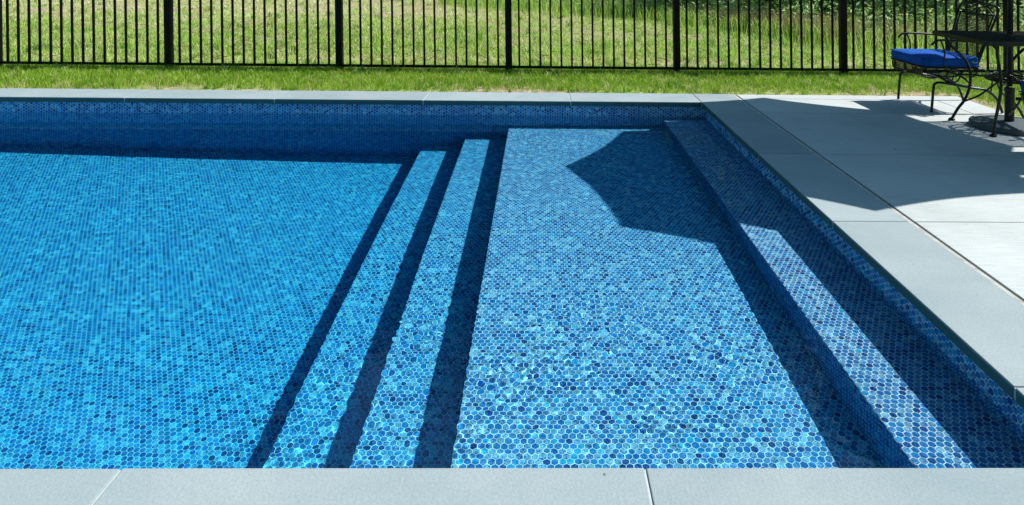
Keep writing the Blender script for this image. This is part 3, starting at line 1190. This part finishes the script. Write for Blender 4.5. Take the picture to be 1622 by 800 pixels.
# ------------------------------------------------------------------ umbrella
UX, UY = 3.375, 4.85
umb = empty("patio_umbrella", (UX, UY, 0), "patio umbrella with dark pole standing through the table", "umbrella")
tube_obj("pole", [(0, 0, 0.30), (0, 0, 2.42)], 0.0190, TUBE, umb, 16, smooth_n=1)
tube_obj("finial", [(0, 0, 2.42), (0, 0, 2.50)], 0.022, TUBE, umb, 12, r2=0.008, smooth_n=1)
RC, RZ, AZ = 1.32, 1.95, 2.36
bm = bmesh.new()
apex = bm.verts.new((0, 0, AZ))
N8 = 8
rows_ = []
for q in range(1, 7):
    s = q / 6
    ring = []
    for k in range(N8):
        a0 = math.radians(83 + 45 * k)
        a1 = math.radians(83 + 45 * (k + 1))
        p0_, p1_ = Vector((math.cos(a0), math.sin(a0), 0)), Vector((math.cos(a1), math.sin(a1), 0))
        for j in range(8):
            tt = j / 8
            sag = 4 * tt * (1 - tt)
            p = p0_.lerp(p1_, tt) * RC * s * (1 - 0.036 * sag * s)
            p.z = AZ + (RZ - AZ) * (s ** 1.15) - 0.03 * sag * s * (1 - s) * 2
            ring.append(bm.verts.new(p))
    rows_.append(ring)
R0 = rows_[0]
for k in range(64):
    bm.faces.new((apex, R0[k], R0[(k + 1) % 64]))
for A, B in zip(rows_, rows_[1:]):
    for k in range(64):
        bm.faces.new((A[k], B[k], B[(k + 1) % 64], A[(k + 1) % 64]))
me = bm_mesh("canopy", bm, False)
can = link("canopy", me, CANVAS, umb)
sol = can.modifiers.new("thickness", 'SOLIDIFY')
sol.thickness = 0.002
for k in range(8):
    a = math.radians(83 + 45 * k)
    c, s_ = math.cos(a), math.sin(a)
    tube_obj("rib", [(0.03 * c, 0.03 * s_, AZ - 0.02), (0.6 * c, 0.6 * s_, 2.17 - 0.012), (1.25 * c, 1.25 * s_, RZ - 0.01)], 0.006, TUBE, umb, 6, smooth_n=3)
    tube_obj("strut", [(0.03 * c, 0.03 * s_, 1.88), (0.62 * c, 0.62 * s_, 2.15)], 0.005, TUBE, umb, 6, smooth_n=1)
tube_obj("hub", [(0, 0, 1.84), (0, 0, 1.92)], 0.033, TUBE, umb, 12, smooth_n=1)

base = empty("umbrella_base", (UX, UY, 0), "round dark cast umbrella base standing on the patio under the table", "umbrella base")
bm = bmesh.new()
lathe(bm, [(0.244, 0.001), (0.25, 0.006), (0.25, 0.030), (0.243, 0.040), (0.236, 0.041), (0.23, 0.036), (0.20, 0.040), (0.05, 0.050)], (0, 0), 64)
link("base_disc", bm_mesh("base_disc", bm), BASEM, base)
bm = bmesh.new()
lathe(bm, [(0.036, 0.047), (0.0315, 0.055), (0.0315, 0.255), (0.034, 0.262), (0.034, 0.288), (0.0195, 0.29)], (0, 0), 24)
link("base_tube", bm_mesh("base_tube", bm, False), IRON, base)
tube_obj("lock_knob", [(0.03, -0.02, 0.215), (0.07, -0.045, 0.215)], 0.012, IRON, base, 10, smooth_n=1)

# ------------------------------------------------------------------ table
TX0, TX1, TY0, TY1, TZ = 2.955, 3.795, 4.455, 5.135, 0.665
table = empty("patio_table", (UX, UY, 0), "black wrought iron patio table with mesh top and scrolled legs", "table")


def T(x, y, z):
    return (x - UX, y - UY, z)


def rounded_rect(x0, x1, y0, y1, r, z, n=5):
    pts = []
    for cx, cy, a0 in ((x1 - r, y1 - r, 0), (x0 + r, y1 - r, 90), (x0 + r, y0 + r, 180), (x1 - r, y0 + r, 270)):
        for k in range(n + 1):
            a = math.radians(a0 + 90 * k / n)
            pts.append(T(cx + r * math.cos(a), cy + r * math.sin(a), z))
    return pts


bm = bmesh.new()
rr = rounded_rect(TX0, TX1, TY0, TY1, 0.045, 0)
inner = rounded_rect(TX0 + 0.022, TX1 - 0.022, TY0 + 0.022, TY1 - 0.022, 0.03, 0)
nR = len(rr)
lo = [bm.verts.new((p[0], p[1], TZ - 0.030)) for p in rr]
up = [bm.verts.new((p[0], p[1], TZ)) for p in rr]
iu = [bm.verts.new((p[0], p[1], TZ)) for p in inner]
il = [bm.verts.new((p[0], p[1], TZ - 0.030)) for p in inner]
for A, B in ((lo, up), (up, iu), (iu, il), (il, lo)):
    for k in range(nR):
        bm.faces.new((A[k], A[(k + 1) % nR], B[(k + 1) % nR], B[k]))
link("rim", bm_mesh("rim", bm), IRON, table)


def strips(bm, xs, ys, x0, x1, y0, y1, z, w_, t_, hole=None):
    for x in xs:
        segs = [(y0, y1)]
        if hole and abs(x - hole[0]) < hole[2]:
            d = math.sqrt(hole[2] ** 2 - (x - hole[0]) ** 2)
            segs = [(y0, hole[1] - d), (hole[1] + d, y1)]
        for a, b in segs:
            add_box(bm, (x - w_, a, z - t_), (x + w_, b, z))
    for y in ys:
        segs = [(x0, x1)]
        if hole and abs(y - hole[1]) < hole[2]:
            d = math.sqrt(hole[2] ** 2 - (y - hole[1]) ** 2)
            segs = [(x0, hole[0] - d), (hole[0] + d, x1)]
        for a, b in segs:
            add_box(bm, (a, y - w_, z - t_ - 0.0006), (b, y + w_, z - 0.0006))


bm = bmesh.new()
ax0, ay0, _ = T(TX0 + 0.02, TY0 + 0.02, 0)
ax1, ay1, _ = T(TX1 - 0.02, TY1 - 0.02, 0)
strips(bm, np.arange(ax0 + 0.006, ax1, 0.0155), np.arange(ay0 + 0.006, ay1, 0.0155), ax0, ax1, ay0, ay1, TZ - 0.003, 0.0030, 0.0022, (0, 0, 0.027))
o = link("mesh_top", bm_mesh("mesh_top", bm), IRON, table)
leg_far = [(3.035, 0.640), (3.060, 0.600), (3.085, 0.560), (3.152, 0.498), (3.211, 0.427), (3.236, 0.333), (3.227, 0.238), (3.194, 0.152), (3.143, 0.085), (3.098, 0.008)]
leg_near = [(3.06, 0.640), (3.112, 0.600), (3.122, 0.544), (3.140, 0.436), (3.148, 0.328), (3.130, 0.199), (3.108, 0.091), (3.098, 0.008)]
scroll = [(3.195, 0.142), (3.276, 0.19), (3.347, 0.262), (3.372, 0.31), (3.355, 0.367), (3.307, 0.395), (3.270, 0.385)]


def mir(x):
    return 2 * UX - x


for side in (0, 1):
    fx = (lambda v: v) if side == 0 else mir
    for yy, leg in ((5.08, leg_far), (4.61, leg_near)):
        o = tube_obj("leg", [T(fx(a), yy, z) for a, z in leg], 0.0105, IRON, table, 8)
        x_, z_ = leg[-1]
        bm = bmesh.new()
        lathe(bm, [(0.022, 0.0005), (0.024, 0.006), (0.018, 0.014), (0.011, 0.018)], T(fx(x_), yy, 0)[:2], 16)
        link("foot", bm_mesh("foot", bm), IRON, o)
        sc = scroll if yy > 5 else [(a, z) for a, z in scroll]
        tube_obj("scroll", [T(fx(a), yy + (0.0 if yy > 5 else 0.0) + (UY - yy) * 0.9 * k / 6, z) for k, (a, z) in enumerate(sc)], 0.007, IRON, table, 6)
ring = [T(UX + 0.145 * math.cos(a), UY + 0.145 * math.sin(a), 0.345) for a in np.linspace(0, 2 * PI, 13)[:-1]]
tube_obj("shelf_ring", [ring, [(p[0] * 0.27, p[1] * 0.27, 0.345) for p in ring], [(p[0], p[1], 0.362) for p in ring]], 0.008, IRON, table, 6, closed=True, smooth_n=3)
bm = bmesh.new()
for k in range(8):
    a = PI * k / 4
    add_tube(bm, [(0.04 * math.cos(a), 0.04 * math.sin(a), 0.345), (0.145 * math.cos(a), 0.145 * math.sin(a), 0.345)], 0.005, 6, smooth_n=1)
for sx_ in (-1, 1):
    for sy_ in (-1, 1):
        add_tube(bm, [(sx_ * 0.10, sy_ * 0.105, 0.350), (sx_ * 0.17, sy_ * 0.19, 0.348), (sx_ * 0.225, sy_ * 0.232, 0.34)], 0.007, 6)
link("shelf_spokes", bm_mesh("shelf_spokes", bm, True), IRON, table)


# ------------------------------------------------------------------ chairs (front looks to local -x)
def cushion_mesh():
    x0, x1, y0, y1, z0, z1 = -0.355, 0.10, -0.252, 0.252, 0.362, 0.436
    bm = bmesh.new()
    nx_, ny_ = 14, 14
    prof = [(0.000, 0.012), (0.004, 0.004), (0.014, 0.0)]
    loops = []

    def rect(ins, z, bulge=0.0):
        pts = []
        r = 0.035
        for cx, cy, a0 in ((x1 - r, y1 - r, 0), (x0 + r, y1 - r, 90), (x0 + r, y0 + r, 180), (x1 - r, y0 + r, 270)):
            for k in range(5):
                a = math.radians(a0 + 90 * k / 4)
                pts.append((cx + (r - ins) * math.cos(a), cy + (r - ins) * math.sin(a), z))
        return pts
    layers = [rect(0.014, z0), rect(0.004, z0 + 0.004), rect(0.0, z0 + 0.014), rect(-0.003, (z0 + z1) / 2), rect(0.0, z1 - 0.013),
              rect(0.004, z1 - 0.004), rect(0.014, z1)]
    vl = [[bm.verts.new(p) for p in L] for L in layers]
    for A, B in zip(vl, vl[1:]):
        for k in range(20):
            bm.faces.new((A[k], A[(k + 1) % 20], B[(k + 1) % 20], B[k]))
    bm.faces.new(vl[0][::-1])
    # crowned top made of shrinking rings
    cx, cy = (x0 + x1) / 2, (y0 + y1) / 2
    prev = vl[-1]
    for s, dz in ((0.85, 0.006), (0.6, 0.010), (0.3, 0.011)):
        nxt = [bm.verts.new((cx + (v.co.x - cx) * s, cy + (v.co.y - cy) * s, z1 + dz)) for v in vl[-1]]
        for k in range(20):
            bm.faces.new((prev[k], prev[(k + 1) % 20], nxt[(k + 1) % 20], nxt[k]))
        prev = nxt
    bm.faces.new(prev)
    me = bm_mesh("seat_cushion", bm, True)
    me.materials.append(FABRIC)
    # piping
    bm = bmesh.new()
    add_tube(bm, rect(0.001, z1 - 0.006), 0.0035, 6, True, None, 2)
    add_tube(bm, rect(0.001, z0 + 0.006), 0.0035, 6, True, None, 2)
    pm = bm_mesh("piping", bm, True)
    pm.materials.append(FABRIC)
    return me, pm


CUSH, PIPE = cushion_mesh()


def make_chair(loc, label, rz=0.0):
    c = empty("patio_chair", loc, label, "chair", "wrought iron chairs at the patio table", rz)
    yN, yF_ = -0.25, 0.25
    arch = [(-0.278, 0.004), (-0.272, 0.10), (-0.263, 0.205), (-0.245, 0.232), (-0.205, 0.237), (-0.087, 0.220), (0.043, 0.198), (0.140, 0.184),
            (0.194, 0.156), (0.240, 0.110), (0.268, 0.05), (0.284, 0.004)]
    for yy in (yN, yF_):
        tube_obj("leg_arch", [(a, yy, z) for a, z in arch], 0.0105, IRON, c, 8)
    # spring plates and cross bars between arches and seat frame
    tube_obj("cross_bar", [[(-0.13, yN, 0.228), (-0.15, -0.12, 0.262), (-0.15, 0.12, 0.262), (-0.13, yF_, 0.228)],
                           [(0.06, yN, 0.196), (0.04, -0.12, 0.262), (0.04, 0.12, 0.262), (0.06, yF_, 0.196)]], 0.009, IRON, c, 6)
    tube_obj("spring_bar", [[(-0.24, -0.1, 0.30), (-0.15, -0.1, 0.268), (0.0, -0.1, 0.262), (0.1, -0.1, 0.335)],
                            [(-0.24, 0.1, 0.30), (-0.15, 0.1, 0.268), (0.0, 0.1, 0.262), (0.1, 0.1, 0.335)]], 0.008, IRON, c, 6)
    fr = rounded = []
    sf = []
    for cx, cy, a0 in ((0.09, 0.215, 0), (-0.31, 0.215, 90), (-0.31, -0.215, 180), (0.09, -0.215, 270)):
        for k in range(4):
            a = math.radians(a0 + 30 * k)
            sf.append((cx + 0.03 * math.cos(a), cy + 0.03 * math.sin(a), 0.352))
    tube_obj("seat_frame", sf, 0.0085, IRON, c, 8, closed=True, smooth_n=2)
    bm = bmesh.new()
    strips(bm, np.arange(-0.33, 0.11, 0.014), np.arange(-0.235, 0.24, 0.014), -0.335, 0.115, -0.24, 0.24, 0.353, 0.0022, 0.002)
    link("seat_mesh", bm_mesh("seat_mesh", bm), IRON, c)
    # front apron scrolls hanging from the seat
    bm = bmesh.new()
    for yy in (-0.225, 0.225, -0.20, 0.20):
        add_tube(bm, [(-0.335, yy, 0.352), (-0.345, yy, 0.325), (-0.335, yy, 0.285), (-0.315, yy * 0.96, 0.275), (-0.25, yy * 0.9, 0.262), (-0.2, yy * 0.8, 0.262)], 0.0055, 6)
    strips_y = np.arange(-0.19, 0.20, 0.014)
    for q in strips_y:
        add_box(bm, (-0.336, q - 0.002, 0.285), (-0.332, q + 0.002, 0.35))
    for z in np.arange(0.29, 0.35, 0.014):
        add_box(bm, (-0.3375, -0.195, z - 0.002), (-0.3345, 0.195, z + 0.002))
    link("front_apron", bm_mesh("front_apron", bm), IRON, c)
    for yy in (yN, yF_):
        # side ring and loop under the seat
        rg = [(-0.108 + 0.052 * math.cos(a), yy, 0.292 + 0.052 * math.sin(a)) for a in np.linspace(0, 2 * PI, 13)[:-1]]
        tube_obj("ring_scroll", rg, 0.0065, IRON, c, 6, closed=True, smooth_n=2)
        lp = [(0.085, yy, 0.345), (0.066, yy, 0.300), (0.040, yy, 0.285), (0.022, yy, 0.305), (0.050, yy, 0.335), (0.075, yy, 0.350), (0.13, yy, 0.345), (0.185, yy, 0.305), (0.20, yy, 0.25), (0.19, yy, 0.16)]
        tube_obj("loop_scroll", lp, 0.0055, IRON, c, 6)
        # arm
        arm = [(-0.165, yy, 0.352), (-0.19, yy, 0.39), (-0.178, yy, 0.47), (-0.205, yy, 0.555), (-0.217, yy, 0.571)]
        tube_obj("arm_post", arm, 0.0065, IRON, c, 6)
        ar = [(-0.282, yy, 0.530), (-0.262, yy, 0.555), (-0.217, yy, 0.571), (-0.06, yy, 0.567), (0.10, yy, 0.562), (0.178, yy * 0.98, 0.600)]
        tube_obj("armrest", ar, 0.0085, IRON, c, 8)

    def bk(y, z):                     # the reclining back plane
        t = (z - 0.36) / 0.49
        return (0.10 + 0.16 * t, y, z)
    outer = [bk(-0.215, 0.355), bk(-0.222, 0.50), bk(-0.240, 0.70), bk(-0.25, 0.80), bk(-0.225, 0.832), bk(-0.15, 0.842), bk(0, 0.858), bk(0.15, 0.842), bk(0.225, 0.832), bk(0.25, 0.80), bk(0.240, 0.70), bk(0.222, 0.50), bk(0.215, 0.355)]
    tube_obj("back_frame", outer, 0.0095, IRON, c, 8)
    inn = [bk(-0.190, 0.365), bk(-0.196, 0.50), bk(-0.212, 0.765)]
    tube_obj("back_rail", [inn, [(a, -b, z) for a, b, z in inn], [bk(-0.24, 0.765), bk(0.24, 0.765)]], 0.0065, IRON, c, 6, smooth_n=3)
    top = [[bk(-0.20, 0.765), bk(-0.10, 0.815), bk(0.02, 0.853)], [bk(0.20, 0.765), bk(0.10, 0.815), bk(-0.02, 0.853)],
           [bk(-0.10, 0.765), bk(0.0, 0.812), bk(0.13, 0.838)], [bk(0.10, 0.765), bk(0.0, 0.812), bk(-0.13, 0.838)]]
    tube_obj("crown_scroll", top, 0.005, IRON, c, 6, smooth_n=3)
    bm = bmesh.new()
    for y in np.arange(-0.185, 0.19, 0.012):
        a, b = bk(y, 0.37), bk(y * 1.08, 0.763)
        add_tube(bm, [a, b], 0.0020, 4, smooth_n=1)
    for z in np.arange(0.375, 0.76, 0.012):
        add_tube(bm, [bk(-0.192, z), bk(0.192, z)], 0.0020, 4, smooth_n=1)
    link("back_mesh", bm_mesh("back_mesh", bm), IRON, c)
    cu_ = link("seat_cushion", CUSH, None, c)
    link("piping", PIPE, None, cu_)
    bm = bmesh.new()
    add_box(bm, (0.045, -0.2575, 0.395), (0.075, -0.2555, 0.398))
    add_box(bm, (0.04, -0.2575, 0.395), (0.043, -0.2555, 0.410))
    link("zip", bm_mesh("zip", bm), WHITE, cu_)
    return c


make_chair((3.355, 5.56, 0), "black wrought iron armchair with bright blue cushion between the table and the fence")
make_chair((3.305, 3.95, 0), "black wrought iron armchair with blue cushion, cut off by the right edge beside the table", -PI / 2)
